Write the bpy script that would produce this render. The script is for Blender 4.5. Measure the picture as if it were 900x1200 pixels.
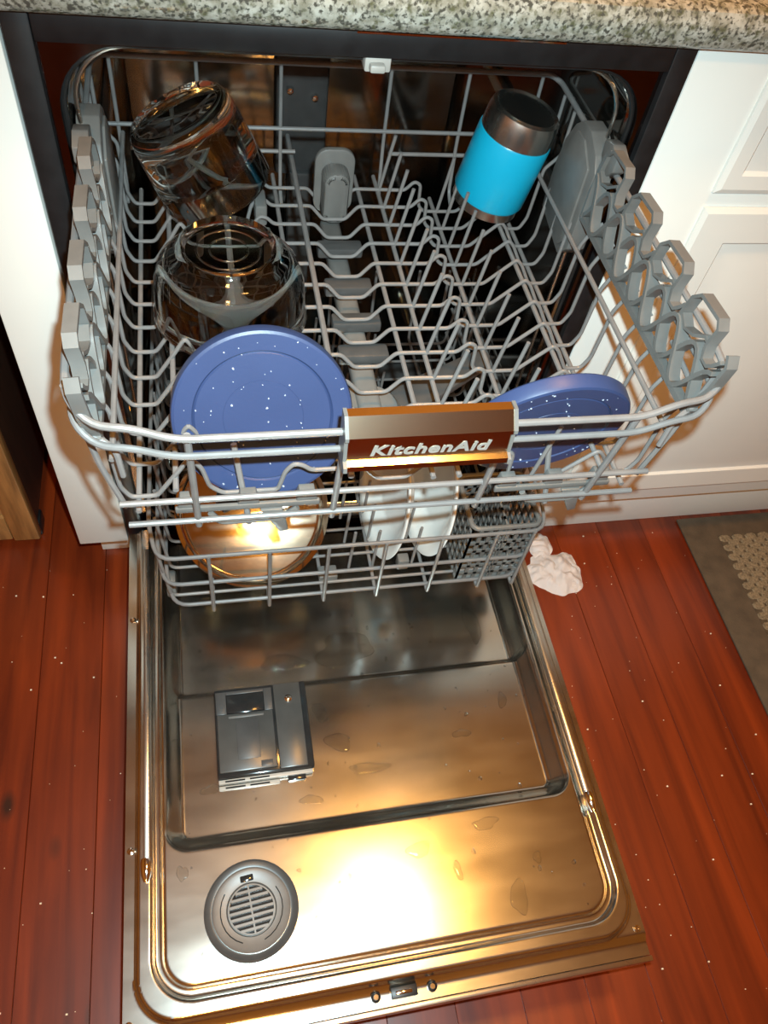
import bpy, bmesh, math, random
from mathutils import Vector, Matrix, noise

for o in list(bpy.data.objects):
    bpy.data.objects.remove(o)
S = bpy.context.scene
COL = S.collection

# ------------------------------------------------------------------ camera
CAM = Vector((-0.15649, -0.70649, 1.15812))
RT, UP, FW = Vector((0.977582, -0.171388, 0.122306)), Vector((0.068973, 0.809498, 0.583058)), Vector((0.198935, 0.561551, -0.803172))
cd = bpy.data.cameras.new('camera')
cd.sensor_fit = 'VERTICAL'; cd.sensor_height = 24.0; cd.lens = 910.27 / 1200 * 24.0
cd.clip_start = 0.01
cam = bpy.data.objects.new('camera', cd)
COL.objects.link(cam)
cam.matrix_world = Matrix(((RT.x, UP.x, -FW.x, CAM.x), (RT.y, UP.y, -FW.y, CAM.y), (RT.z, UP.z, -FW.z, CAM.z), (0, 0, 0, 1)))
S.camera = cam

# ------------------------------------------------------------------ world, lights, exposure
w = bpy.data.worlds.new('world'); S.world = w; w.use_nodes = True
bg = w.node_tree.nodes['Background']
bg.inputs[0].default_value = (1.0, 0.6, 0.25, 1); bg.inputs[1].default_value = 0.05
S.view_settings.view_transform = 'Standard'; S.view_settings.look = 'None'
S.view_settings.gamma = 1.0; S.view_settings.use_curve_mapping = False
S.view_settings.exposure = 0.0

def lamp(name, kind, loc, energy, color, size):
    l = bpy.data.lights.new(name, kind); l.energy = energy; l.color = color
    if kind == 'AREA':
        l.shape = 'DISK'; l.size = size
    else:
        l.shadow_soft_size = size
    o = bpy.data.objects.new(name, l); COL.objects.link(o); o.location = loc
    return o
# the flash of the camera that took the picture, beside its lens
fo = lamp('camera_flash', 'SPOT', CAM + RT * 0.022 + UP * 0.04, 82.0, (0.66, 0.90, 0.97), 0.007)
fo.data.spot_size = math.radians(112); fo.data.spot_blend = 1.0
fo.rotation_euler = (FW - UP * 0.12).to_track_quat('-Z', 'Y').to_euler()

# ------------------------------------------------------------------ materials
def lin(c):
    return tuple(((v / 255) / 12.92 if v <= 10 else ((v / 255 + 0.055) / 1.055) ** 2.4) for v in c)

def mat(name, col, rough=0.5, metal=0.0, var=0.08, scale=30.0, bump=0.0, bscale=None, coat=0.0, trans=0.0, ior=1.45,
        stretch=(1, 1, 1), rvar=0.0, spec=0.5, emit=None):
    m = bpy.data.materials.new(name); m.use_nodes = True
    nt = m.node_tree; b = nt.nodes['Principled BSDF']
    b.inputs['Roughness'].default_value = rough; b.inputs['Metallic'].default_value = metal
    b.inputs['IOR'].default_value = ior; b.inputs['Transmission Weight'].default_value = trans
    b.inputs['Coat Weight'].default_value = coat; b.inputs['Coat Roughness'].default_value = 0.12
    b.inputs['Specular IOR Level'].default_value = spec
    tc = nt.nodes.new('ShaderNodeTexCoord'); mp = nt.nodes.new('ShaderNodeMapping')
    mp.inputs['Scale'].default_value = stretch
    nt.links.new(tc.outputs['Object'], mp.inputs['Vector'])
    n = nt.nodes.new('ShaderNodeTexNoise'); n.inputs['Scale'].default_value = scale; n.inputs['Detail'].default_value = 5
    nt.links.new(mp.outputs[0], n.inputs['Vector'])
    r = nt.nodes.new('ShaderNodeValToRGB')
    r.color_ramp.elements[0].position = 0.3; r.color_ramp.elements[1].position = 0.7
    r.color_ramp.elements[0].color = tuple(v * (1 - var) for v in col[:3]) + (1,)
    r.color_ramp.elements[1].color = tuple(min(1, v * (1 + var)) for v in col[:3]) + (1,)
    nt.links.new(n.outputs['Fac'], r.inputs[0]); nt.links.new(r.outputs[0], b.inputs['Base Color'])
    if rvar:
        mr = nt.nodes.new('ShaderNodeMapRange')
        mr.inputs['To Min'].default_value = max(0.02, rough - rvar); mr.inputs['To Max'].default_value = rough + rvar
        nt.links.new(n.outputs['Fac'], mr.inputs[0]); nt.links.new(mr.outputs[0], b.inputs['Roughness'])
    if bump:
        n2 = nt.nodes.new('ShaderNodeTexNoise'); n2.inputs['Scale'].default_value = bscale or scale * 4
        nt.links.new(mp.outputs[0], n2.inputs['Vector'])
        bp = nt.nodes.new('ShaderNodeBump'); bp.inputs['Strength'].default_value = bump; bp.inputs['Distance'].default_value = 0.002
        nt.links.new(n2.outputs['Fac'], bp.inputs['Height']); nt.links.new(bp.outputs[0], b.inputs['Normal'])
    if emit:
        b.inputs['Emission Color'].default_value = emit[0] + (1,); b.inputs['Emission Strength'].default_value = emit[1]
    return m

M = {}
M['steel'] = mat('brushed_steel', (0.60, 0.57, 0.52), 0.27, 1.0, 0.05, 8, rvar=0.05)
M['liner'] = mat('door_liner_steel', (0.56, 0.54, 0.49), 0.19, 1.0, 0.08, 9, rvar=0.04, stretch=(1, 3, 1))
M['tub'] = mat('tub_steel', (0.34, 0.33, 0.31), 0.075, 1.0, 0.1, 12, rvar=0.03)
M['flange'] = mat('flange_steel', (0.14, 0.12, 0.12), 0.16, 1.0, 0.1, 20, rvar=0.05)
M['chrome'] = mat('chrome', (0.8, 0.78, 0.75), 0.08, 1.0, 0.03)
M['handle'] = mat('handle_metal', (0.62, 0.52, 0.38), 0.16, 1.0, 0.04)
M['black'] = mat('black_trim', (0.008, 0.008, 0.0085), 0.40, 0, 0.3, 60)
M['rubber'] = mat('black_rubber', (0.010, 0.010, 0.010), 0.35, 0, 0.2)
M['wire'] = mat('grey_nylon_wire', (0.165, 0.150, 0.142), 0.34, 0, 0.10, 60, bump=0.05)
M['plastic'] = mat('grey_plastic', (0.125, 0.117, 0.108), 0.36, 0, 0.10, 50)
M['plastic_dark'] = mat('dark_grey_plastic', (0.055, 0.052, 0.050), 0.35, 0, 0.12, 50)
M['plastic_light'] = mat('light_grey_plastic', (0.34, 0.32, 0.29), 0.35, 0, 0.08, 50)
M['disp'] = mat('dispenser_plastic', (0.055, 0.052, 0.048), 0.30, 0, 0.12, 50)
M['vent'] = mat('vent_plastic', (0.15, 0.13, 0.115), 0.38, 0, 0.1, 50)
M['smoke'] = mat('smoked_plastic', (0.018, 0.018, 0.018), 0.12, 0, 0.2, 50)
M['white'] = mat('white_paint', (0.70, 0.685, 0.635), 0.38, 0, 0.03, 6, bump=0.03)
M['wall'] = mat('cream_wall_paint', (0.62, 0.46, 0.26), 0.7, 0, 0.03, 6, bump=0.05)
M['ceil'] = mat('ceiling_paint', (0.80, 0.68, 0.48), 0.8, 0, 0.03, 6)
M['blue'] = mat('blue_lid_plastic', (0.026, 0.041, 0.104), 0.42, 0, 0.06, 14, bump=0.04, bscale=300)
M['teal'] = mat('turquoise_coating', lin((14, 150, 182)), 0.33, 0, 0.04, 20)
M['ceramic'] = mat('white_ceramic', (0.82, 0.80, 0.76), 0.15, 0, 0.02)
M['oak'] = mat('golden_wood', (0.33, 0.15, 0.045), 0.4, 0, 0.35, 18, stretch=(6, 6, 0.6))
M['darkwood'] = mat('dark_brown_wood', (0.030, 0.012, 0.006), 0.45, 0, 0.35, 18, stretch=(6, 6, 0.6))
M['mat_edge'] = mat('mat_border', (0.075, 0.052, 0.032), 0.75, 0, 0.2, 40, bump=0.2, bscale=300)
M['mat_in'] = mat('mat_inlay', (0.07, 0.05, 0.03), 0.85, 0, 0.3, 80, bump=0.4, bscale=400)
M['mat_pile'] = mat('mat_pile', (0.19, 0.145, 0.09), 0.85, 0, 0.45, 300, bump=0.7, bscale=700)
M['tissue'] = mat('tissue_paper', (0.90, 0.84, 0.82), 0.85, 0, 0.03, 60, bump=0.1, bscale=120)
M['crumb'] = mat('crumb', (0.75, 0.62, 0.45), 0.7, 0, 0.3)
def waterfilm():
    m = bpy.data.materials.new('water_film'); m.use_nodes = True
    nt = m.node_tree; nt.nodes.remove(nt.nodes['Principled BSDF'])
    g = nt.nodes.new('ShaderNodeBsdfGlossy'); g.inputs['Roughness'].default_value = 0.03
    tr = nt.nodes.new('ShaderNodeBsdfTransparent'); tr.inputs[0].default_value = (0.93, 0.93, 0.92, 1)
    f = nt.nodes.new('ShaderNodeFresnel'); f.inputs['IOR'].default_value = 1.45
    mx = nt.nodes.new('ShaderNodeMixShader')
    nt.links.new(f.outputs[0], mx.inputs[0]); nt.links.new(tr.outputs[0], mx.inputs[1]); nt.links.new(g.outputs[0], mx.inputs[2])
    nt.links.new(mx.outputs[0], nt.nodes['Material Output'].inputs['Surface'])
    return m
M['water'] = waterfilm()
M['bead'] = mat('water_bead', (0.75, 0.78, 0.9), 0.10, 0, 0.0, trans=0.6, ior=1.5, spec=1.0)
M['glass'] = mat('clear_glass', (0.93, 0.97, 0.95), 0.01, 0, 0.01, trans=1.0, ior=1.47)
M['pan'] = mat('pan_metal', (0.62, 0.52, 0.38), 0.15, 1.0, 0.10, 14, rvar=0.05, bump=0.05, bscale=60)
M['letter'] = mat('silver_lettering', (0.19, 0.165, 0.145), 0.4, 0.0, 0.05)
M['bulb'] = mat('lamp_glass', (1, 0.9, 0.7), 0.4, 0, 0.0, emit=((1.0, 0.62, 0.26), 14.0))

def granite():
    m = bpy.data.materials.new('granite'); m.use_nodes = True
    nt = m.node_tree; b = nt.nodes['Principled BSDF']; b.inputs['Roughness'].default_value = 0.22
    tc = nt.nodes.new('ShaderNodeTexCoord')
    def noise_(s, d, p0, p1, c0, c1):
        n = nt.nodes.new('ShaderNodeTexNoise'); n.inputs['Scale'].default_value = s; n.inputs['Detail'].default_value = d
        nt.links.new(tc.outputs['Object'], n.inputs['Vector'])
        r = nt.nodes.new('ShaderNodeValToRGB'); e = r.color_ramp.elements
        e[0].position = p0; e[1].position = p1; e[0].color = c0; e[1].color = c1
        nt.links.new(n.outputs['Fac'], r.inputs[0]); return r
    base = noise_(110, 4, 0.35, 0.65, (0.22, 0.21, 0.16, 1), (0.43, 0.42, 0.36, 1))
    dark = noise_(260, 3, 0.38, 0.50, (1, 1, 1, 1), (0, 0, 0, 1))
    grn = noise_(140, 3, 0.52, 0.68, (0, 0, 0, 1), (1, 1, 1, 1))
    m1 = nt.nodes.new('ShaderNodeMixRGB'); m1.inputs[2].default_value = (0.10, 0.10, 0.055, 1)
    nt.links.new(grn.outputs[0], m1.inputs[0]); nt.links.new(base.outputs[0], m1.inputs[1])
    m2 = nt.nodes.new('ShaderNodeMixRGB'); m2.inputs[2].default_value = (0.07, 0.068, 0.055, 1)
    nt.links.new(dark.outputs[0], m2.inputs[0]); nt.links.new(m1.outputs[0], m2.inputs[1])
    nt.links.new(m2.outputs[0], b.inputs['Base Color'])
    return m
M['granite'] = granite()

def floorwood():
    m = bpy.data.materials.new('red_stained_pine'); m.use_nodes = True
    nt = m.node_tree; b = nt.nodes['Principled BSDF']
    tc = nt.nodes.new('ShaderNodeTexCoord'); oi = nt.nodes.new('ShaderNodeObjectInfo')
    ad = nt.nodes.new('ShaderNodeVectorMath'); ad.operation = 'ADD'
    sc = nt.nodes.new('ShaderNodeVectorMath'); sc.operation = 'SCALE'; sc.inputs['Scale'].default_value = 9.0
    cb = nt.nodes.new('ShaderNodeCombineXYZ')
    for k in range(3): nt.links.new(oi.outputs['Random'], cb.inputs[k])
    nt.links.new(cb.outputs[0], sc.inputs[0]); nt.links.new(tc.outputs['Object'], ad.inputs[0]); nt.links.new(sc.outputs[0], ad.inputs[1])
    mp = nt.nodes.new('ShaderNodeMapping'); mp.inputs['Scale'].default_value = (16, 1.1, 1)
    nt.links.new(ad.outputs[0], mp.inputs['Vector'])
    n = nt.nodes.new('ShaderNodeTexNoise'); n.inputs['Scale'].default_value = 2.2; n.inputs['Detail'].default_value = 7; n.inputs['Distortion'].default_value = 0.6
    nt.links.new(mp.outputs[0], n.inputs['Vector'])
    r = nt.nodes.new('ShaderNodeValToRGB'); e = r.color_ramp.elements
    e[0].position = 0.28; e[1].position = 0.72; e[0].color = (0.08, 0.008, 0.0015, 1); e[1].color = (0.23, 0.030, 0.004, 1)
    nt.links.new(n.outputs['Fac'], r.inputs[0])
    mr = nt.nodes.new('ShaderNodeMapRange'); mr.inputs['To Min'].default_value = 0.82; mr.inputs['To Max'].default_value = 1.15
    nt.links.new(oi.outputs['Random'], mr.inputs[0])
    ml = nt.nodes.new('ShaderNodeMixRGB'); ml.blend_type = 'MULTIPLY'; ml.inputs[0].default_value = 1
    nt.links.new(r.outputs[0], ml.inputs[1]); nt.links.new(mr.outputs[0], ml.inputs[2])
    # dark knots
    mk = nt.nodes.new('ShaderNodeMapping'); mk.inputs['Scale'].default_value = (9, 4.5, 1)
    nt.links.new(ad.outputs[0], mk.inputs['Vector'])
    v = nt.nodes.new('ShaderNodeTexVoronoi'); v.inputs['Scale'].default_value = 1.0
    nt.links.new(mk.outputs[0], v.inputs['Vector'])
    rk = nt.nodes.new('ShaderNodeValToRGB'); ek = rk.color_ramp.elements
    ek[0].position = 0.03; ek[1].position = 0.11; ek[0].color = (1, 1, 1, 1); ek[1].color = (0, 0, 0, 1)
    nt.links.new(v.outputs['Distance'], rk.inputs[0])
    mx = nt.nodes.new('ShaderNodeMixRGB'); mx.inputs[2].default_value = (0.03, 0.008, 0.004, 1)
    nt.links.new(rk.outputs[0], mx.inputs[0]); nt.links.new(ml.outputs[0], mx.inputs[1])
    nt.links.new(mx.outputs[0], b.inputs['Base Color'])
    b.inputs['Roughness'].default_value = 0.36; b.inputs['Coat Weight'].default_value = 0.35; b.inputs['Coat Roughness'].default_value = 0.18
    n3 = nt.nodes.new('ShaderNodeTexNoise'); n3.inputs['Scale'].default_value = 9; nt.links.new(tc.outputs['Object'], n3.inputs['Vector'])
    bp = nt.nodes.new('ShaderNodeBump'); bp.inputs['Strength'].default_value = 0.12; bp.inputs['Distance'].default_value = 0.004
    nt.links.new(n3.outputs['Fac'], bp.inputs['Height']); nt.links.new(bp.outputs[0], b.inputs['Normal'])
    return m
M['floor'] = floorwood()

# ------------------------------------------------------------------ mesh helpers
class MB:
    def __init__(s): s.bm = bmesh.new()
    def merge(s, bm, mtx=None):
        if mtx is not None: bm.transform(mtx)
        me = bpy.data.meshes.new('t'); bm.to_mesh(me); bm.free(); s.bm.from_mesh(me); bpy.data.meshes.remove(me); return s
    def box(s, x0, x1, y0, y1, z0, z1, bev=0.0, seg=2, mtx=None):
        b = bmesh.new(); bmesh.ops.create_cube(b, size=1.0)
        bmesh.ops.scale(b, vec=(x1 - x0, y1 - y0, z1 - z0), verts=b.verts)
        bmesh.ops.translate(b, vec=((x0 + x1) / 2, (y0 + y1) / 2, (z0 + z1) / 2), verts=b.verts)
        if bev: bmesh.ops.bevel(b, geom=b.edges[:] , offset=bev, segments=seg, affect='EDGES', profile=0.5)
        return s.merge(b, mtx)
    def tube(s, pts, r, seg=8, fil=0.0, closed=False, fn=4):
        P = [Vector(p) for p in pts]
        if fil:
            Q = []; n = len(P)
            for i, p in enumerate(P):
                if not closed and i in (0, n - 1): Q.append(p); continue
                a = P[i - 1]; c = P[(i + 1) % n]
                d1 = (a - p); d2 = (c - p)
                f = min(fil, d1.length * 0.49, d2.length * 0.49)
                A = p + d1.normalized() * f; C = p + d2.normalized() * f
                for k in range(fn + 1):
                    t = k / fn; Q.append(A * (1 - t) ** 2 + p * 2 * t * (1 - t) + C * t * t)
            P = Q
        n = len(P); rings = []; nrm = None
        for i, p in enumerate(P):
            if closed: t = (P[(i + 1) % n] - P[i - 1]).normalized()
            elif i == 0: t = (P[1] - P[0]).normalized()
            elif i == n - 1: t = (P[-1] - P[-2]).normalized()
            else: t = ((P[i + 1] - p).normalized() + (p - P[i - 1]).normalized()).normalized()
            if nrm is None:
                nrm = t.cross(Vector((0, 0, 1)) if abs(t.z) < 0.9 else Vector((1, 0, 0))).normalized()
            else:
                nrm = (nrm - t * nrm.dot(t)).normalized()
            bn = t.cross(nrm)
            rings.append([s.bm.verts.new(p + (nrm * math.cos(2 * math.pi * k / seg) + bn * math.sin(2 * math.pi * k / seg)) * r) for k in range(seg)])
        m = n if closed else n - 1
        for i in range(m):
            a, b = rings[i], rings[(i + 1) % n]
            for k in range(seg):
                s.bm.faces.new((a[k], a[(k + 1) % seg], b[(k + 1) % seg], b[k]))
        if not closed:
            s.bm.faces.new(rings[0][::-1]); s.bm.faces.new(rings[-1])
        return s
    def lathe(s, prof, seg=40, mtx=None, closed=False):
        b = bmesh.new(); rings = []
        for r, z in prof:
            if r < 1e-6: rings.append([b.verts.new((0, 0, z))])
            else: rings.append([b.verts.new((r * math.cos(2 * math.pi * k / seg), r * math.sin(2 * math.pi * k / seg), z)) for k in range(seg)])
        m = len(rings)
        for i in range(m if closed else m - 1):
            a, c = rings[i], rings[(i + 1) % m]
            for k in range(seg):
                k2 = (k + 1) % seg
                if len(a) == 1 and len(c) == 1: continue
                if len(a) == 1: b.faces.new((a[0], c[k2], c[k]))
                elif len(c) == 1: b.faces.new((a[k], a[k2], c[0]))
                else: b.faces.new((a[k], a[k2], c[k2], c[k]))
        bmesh.ops.recalc_face_normals(b, faces=b.faces)
        return s.merge(b, mtx)
    def prism(s, poly, axis, a, c, bev=0.0, mtx=None):
        b = bmesh.new()
        def P(u, v, h):
            return {'x': (h, u, v), 'y': (u, h, v), 'z': (u, v, h)}[axis]
        A = [b.verts.new(P(u, v, a)) for u, v in poly]; B = [b.verts.new(P(u, v, c)) for u, v in poly]
        b.faces.new(A); b.faces.new(B[::-1])
        n = len(poly)
        for i in range(n): b.faces.new((A[i], B[i], B[(i + 1) % n], A[(i + 1) % n]))
        bmesh.ops.recalc_face_normals(b, faces=b.faces)
        if bev: bmesh.ops.bevel(b, geom=b.edges[:], offset=bev, segments=2, affect='EDGES', profile=0.5)
        return s.merge(b, mtx)
    def loops(s, L, cap0=False, cap1=False, flip=False):
        R = [[s.bm.verts.new(p) for p in l] for l in L]
        n = len(R[0])
        for a, c in zip(R, R[1:]):
            for k in range(n): s.bm.faces.new((a[k], a[(k + 1) % n], c[(k + 1) % n], c[k]))
        if cap0: s.bm.faces.new(R[0][::-1])
        if cap1: s.bm.faces.new(R[-1])
        return s
    def ribbon(s, pts, nrm, thick, depth):
        """strip that follows pts, `thick` across in the path plane, `depth` along nrm"""
        N = Vector(nrm).normalized(); P = [Vector(p) for p in pts]; R = []
        for i, p in enumerate(P):
            t = ((P[min(i + 1, len(P) - 1)]) - P[max(i - 1, 0)]).normalized(); u = N.cross(t).normalized()
            R.append([s.bm.verts.new(p + u * a * thick / 2 + N * c * depth / 2) for a, c in ((-1, -1), (1, -1), (1, 1), (-1, 1))])
        for a, c in zip(R, R[1:]):
            for k in range(4): s.bm.faces.new((a[k], a[(k + 1) % 4], c[(k + 1) % 4], c[k]))
        s.bm.faces.new(R[0][::-1]); s.bm.faces.new(R[-1])
        return s
    def mesh(s, name, m, smooth=35, recalc=True):
        if recalc: bmesh.ops.recalc_face_normals(s.bm, faces=s.bm.faces)
        me = bpy.data.meshes.new(name); s.bm.to_mesh(me); s.bm.free()
        me.materials.append(M[m] if isinstance(m, str) else m)
        if smooth:
            me.shade_smooth(); me.set_sharp_from_angle(angle=math.radians(smooth))
        return me
    def build(s, name, m, parent=None, smooth=35, mtx=None, recalc=True, kind=None):
        return link(name, s.mesh(name, m, smooth, recalc), parent, mtx, kind)

def link(name, me, parent=None, mtx=None, kind=None, loc=None):
    o = bpy.data.objects.new(name, me); COL.objects.link(o)
    if parent is not None:
        o.parent = parent; o.matrix_parent_inverse = WORLD[parent.name].inverted()
    m_ = mtx if mtx is not None else (Matrix.Translation(loc) if loc else Matrix.Identity(4))
    o.matrix_basis = m_
    WORLD[o.name] = m_.copy()
    if kind: o['kind'] = kind
    return o
WORLD = {}

def tag(o, label, cat, group=None):
    o['label'] = label; o['category'] = cat
    if group: o['group'] = group
    return o
def thing(name, loc, label, cat, group=None):
    o = bpy.data.objects.new(name, None); COL.objects.link(o); o.empty_display_size = 0.05
    o.location = loc; WORLD[o.name] = Matrix.Translation(loc)
    return tag(o, label, cat, group)
def struct(o):
    o['kind'] = 'structure'; return o

def rrect(x0, x1, z0, z1, r, y, n=8):
    out = []
    for cx, cz, a0 in ((x1 - r, z1 - r, 0), (x0 + r, z1 - r, 90), (x0 + r, z0 + r, 180), (x1 - r, z0 + r, 270)):
        for k in range(n + 1):
            a = math.radians(a0 + 90 * k / n); out.append((cx + r * math.cos(a), y, cz + r * math.sin(a)))
    return out

# ------------------------------------------------------------------ the setting
RX0, RX1, RY0, RY1, RZ = -1.75, 2.1, -2.5, 0.66, 2.45
fl = struct(MB().box(RX0, RX1, RY0, RY1, -0.06, -0.018).build('floor', 'darkwood'))
PW = 0.0895
plank = MB().box(-PW / 2 + 0.0003, PW / 2 - 0.0003, RY0, RY1, -0.018, 0.0, 0.0006, 1).mesh('plank', 'floor')
x = 0.445 - PW / 2 - PW * 24
while x < RX1:
    if x > RX0 + 0.03 and x < RX1 - 0.03:
        link('plank', plank, fl, loc=(x, 0, 0))
    x += PW
struct(MB().box(RX0, RX1, RY1, RY1 + 0.08, 0, RZ).build('wall_back', 'wall'))
struct(MB().box(RX0 - 0.08, RX0, RY0, RY1, 0, RZ).build('wall_left', 'wall'))
struct(MB().box(RX1, RX1 + 0.08, RY0, RY1, 0, RZ).build('wall_right', 'wall'))
struct(MB().box(RX0, RX1, RY0 - 0.08, RY0, 0, RZ).build('wall_front', 'wall'))
struct(MB().box(RX0 - 0.08, RX1 + 0.08, RY0 - 0.08, RY1 + 0.08, RZ, RZ + 0.06).build('ceiling', 'ceil'))

# warm ceiling lamps; the second, unseen, is added to brighten the upright cabinet faces
for LX, LY, PWR, lab in ((0.30, -0.30, 20.0, 'round warm ceiling lamp nearest the counter'), (-0.35, -1.70, 15.0, 'added round ceiling lamp out of view, warm fill for the cabinet fronts')):
    t = thing('ceiling_lamp', (LX, LY, RZ), lab, 'lamp')
    T = Matrix.Translation((LX, LY, RZ))
    MB().lathe([(0, 0), (0.15, 0), (0.155, -0.012), (0.15, -0.025), (0.0, -0.025)], 40, T).build('base', 'chrome', t)
    MB().lathe([(0.135, -0.025), (0.13, -0.05), (0.10, -0.08), (0.05, -0.097), (0, -0.10)], 40, T).build('lamp_shade', 'bulb', t)
    lamp('ceiling_lamp_light', 'AREA', (LX, LY, RZ - 0.12), PWR, (1.0, 0.46, 0.085), 0.20)

# ------------------------------------------------------------------ countertop
prof = [(-0.030, 0.884), (-0.0315, 0.891), (-0.0315, 0.899), (-0.029, 0.906), (-0.023, 0.910), (0.655, 0.910), (0.655, 0.872), (-0.020, 0.872), (-0.027, 0.877)]
o = MB().prism(prof, 'x', -0.42, 2.05).build('countertop', 'granite')
tag(o, 'speckled grey granite countertop with rounded front edge above the dishwasher', 'countertop')

# ------------------------------------------------------------------ cabinets
t = thing('base_cabinet', (-0.345, 0.3, 0), 'narrow plain white cabinet panel left of the dishwasher', 'cabinet')
MB().box(-0.378, -0.3065, 0.0, 0.64, 0.118, 0.870, 0.002).build('body', 'white', t)
MB().box(-0.366, -0.3065, 0.066, 0.09, 0.0, 0.118, 0.0015).build('toe_kick', 'white', t)

t = thing('base_cabinet', (0.9, 0.3, 0), 'white base cabinet with raised panel door right of the dishwasher', 'cabinet')
MB().box(0.3065, 1.9, 0.0, 0.64, 0.134, 0.870, 0.002).build('body', 'white', t)
MB().box(0.3065, 1.9, 0.044, 0.07, 0.0, 0.134, 0.0015).build('toe_kick', 'white', t)
def panel(x0, x1, z0, z1, y0, d, inset, name, par):
    m = MB()
    L = [[(x0, y0, z0), (x1, y0, z0), (x1, y0, z1), (x0, y0, z1)]]
    def rc(i, y): return [(x0 + i, y, z0 + i), (x1 - i, y, z0 + i), (x1 - i, y, z1 - i), (x0 + i, y, z1 - i)]
    L = [rc(0, y0), rc(0.0, y0 - d * 0.6), rc(0.006, y0 - d), rc(inset, y0 - d), rc(inset + 0.004, y0 - d * 0.45), rc(inset + 0.010, y0 - d * 0.45), rc(inset + 0.030, y0 - d * 0.95)]
    m.loops(L, cap0=True, cap1=True)
    return m.build(name, 'white', par, smooth=20)
for x0, x1 in ((0.392, 0.86), (0.90, 1.36)):
    panel(x0, x1, 0.720, 0.845, 0.0005, 0.007, 0.022, 'drawer_front', t)
    d_ = panel(x0, x1, 0.165, 0.702, 0.0005, 0.007, 0.044, 'door', t)

# dark wooden furniture at far left
t = thing('wooden_cabinet', (-0.75, 0.3, 0), 'brown wooden cabinet with dark side at the left edge of the picture', 'cabinet')
MB().box(-0.482, -0.466, 0.10, 0.62, 0.03, 0.84, 0.003).build('side_panel', 'darkwood', t)
MB().box(-1.05, -0.483, 0.112, 0.62, 0.035, 0.84, 0.002).build('body', 'darkwood', t)
MB().box(-0.505, -0.464, 0.088, 0.110, 0.012, 0.84, 0.003).build('front_post', 'oak', t)
MB().box(-1.05, -0.506, 0.090, 0.111, 0.014, 0.075, 0.003).build('bottom_rail', 'oak', t)
MB().box(-1.05, -0.506, 0.096, 0.111, 0.078, 0.42, 0.003).build('front_panel', 'oak', t)
MB().box(-1.05, -0.506, 0.096, 0.111, 0.425, 0.84, 0.003).build('front_panel', 'darkwood', t)
for fx in (-0.475, -1.03):
    MB().box(fx - 0.012, fx + 0.012, 0.105, 0.14, 0.0, 0.03, 0.003).build('foot', 'black', t)

# ------------------------------------------------------------------ dishwasher
dw = thing('dishwasher', (0, 0.28, 0), 'open built-in dishwasher with stainless tub under the granite counter', 'dishwasher')
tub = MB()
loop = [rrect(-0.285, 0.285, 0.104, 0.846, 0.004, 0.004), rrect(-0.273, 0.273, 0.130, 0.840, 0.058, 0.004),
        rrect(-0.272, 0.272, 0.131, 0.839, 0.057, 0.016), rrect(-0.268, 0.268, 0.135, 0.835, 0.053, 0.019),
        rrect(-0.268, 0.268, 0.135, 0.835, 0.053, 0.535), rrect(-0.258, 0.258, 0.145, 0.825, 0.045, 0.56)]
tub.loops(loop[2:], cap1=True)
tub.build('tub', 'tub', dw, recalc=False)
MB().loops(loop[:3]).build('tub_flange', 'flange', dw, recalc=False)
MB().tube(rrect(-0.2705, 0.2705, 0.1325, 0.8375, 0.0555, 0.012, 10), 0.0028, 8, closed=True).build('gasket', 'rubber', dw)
MB().tube(rrect(-0.262, 0.262, 0.140, 0.829, 0.050, 0.030, 10), 0.0022, 8, closed=True).build('seal_ring', 'steel', dw)
tr = MB(); tr.box(-0.3035, -0.281, -0.004, 0.03, 0.10, 0.866, 0.002); tr.build('trim_strip', 'black', dw)
tr = MB(); tr.box(0.281, 0.3035, -0.004, 0.03, 0.10, 0.866, 0.002); tr.build('trim_strip', 'black', dw)
MB().box(-0.281, 0.281, -0.004, 0.03, 0.843, 0.866, 0.002).build('trim_strip', 'black', dw)
MB().box(-0.02, 0.17, -0.0062, -0.004, 0.864, 0.8655).build('metal_strip', 'chrome', dw)
MB().box(-0.300, 0.300, 0.05, 0.06, 0.004, 0.10).build('toe_panel', 'black', dw)
MB().box(-0.010, 0.014, -0.001, 0.022, 0.830, 0.8435, 0.002).box(-0.006, 0.008, -0.008, 0.001, 0.832, 0.839, 0.002).build('strike_clip', 'plastic_light', dw)
# back wall water manifold and upper fill tube
MB().box(-0.035, 0.050, 0.545, 0.559, 0.40, 0.60, 0.008).box(-0.012, 0.030, 0.535, 0.559, 0.15, 0.41, 0.006).build('water_manifold', 'plastic_dark', dw)
for sx, sz in ((-0.012, 0.545), (0.028, 0.535)):
    MB().lathe([(0, 0.008), (0.005, 0.007), (0.007, 0)], 12, Matrix.Translation((sx, 0.545, sz)) @ Matrix.Rotation(math.pi / 2, 4, 'X')).build('screw', 'chrome', dw)
for sx in (-1, 1):
    MB().box(min(sx * 0.2575, sx * 0.2675), max(sx * 0.2575, sx * 0.2675), 0.02, 0.53, 0.640, 0.658, 0.002).build('rack_rail', 'steel', dw)
# lower spray arm
t_ = MB().box(-0.21, 0.21, 0.27, 0.31, 0.168, 0.180, 0.006).build('lower_spray_arm', 'plastic_dark', dw)
MB().lathe([(0, 0.190), (0.03, 0.188), (0.04, 0.175), (0.04, 0.137), (0, 0.137)], 24, Matrix.Translation((0, 0.29, 0))).build('spray_hub', 'plastic_dark', t_)

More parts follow.
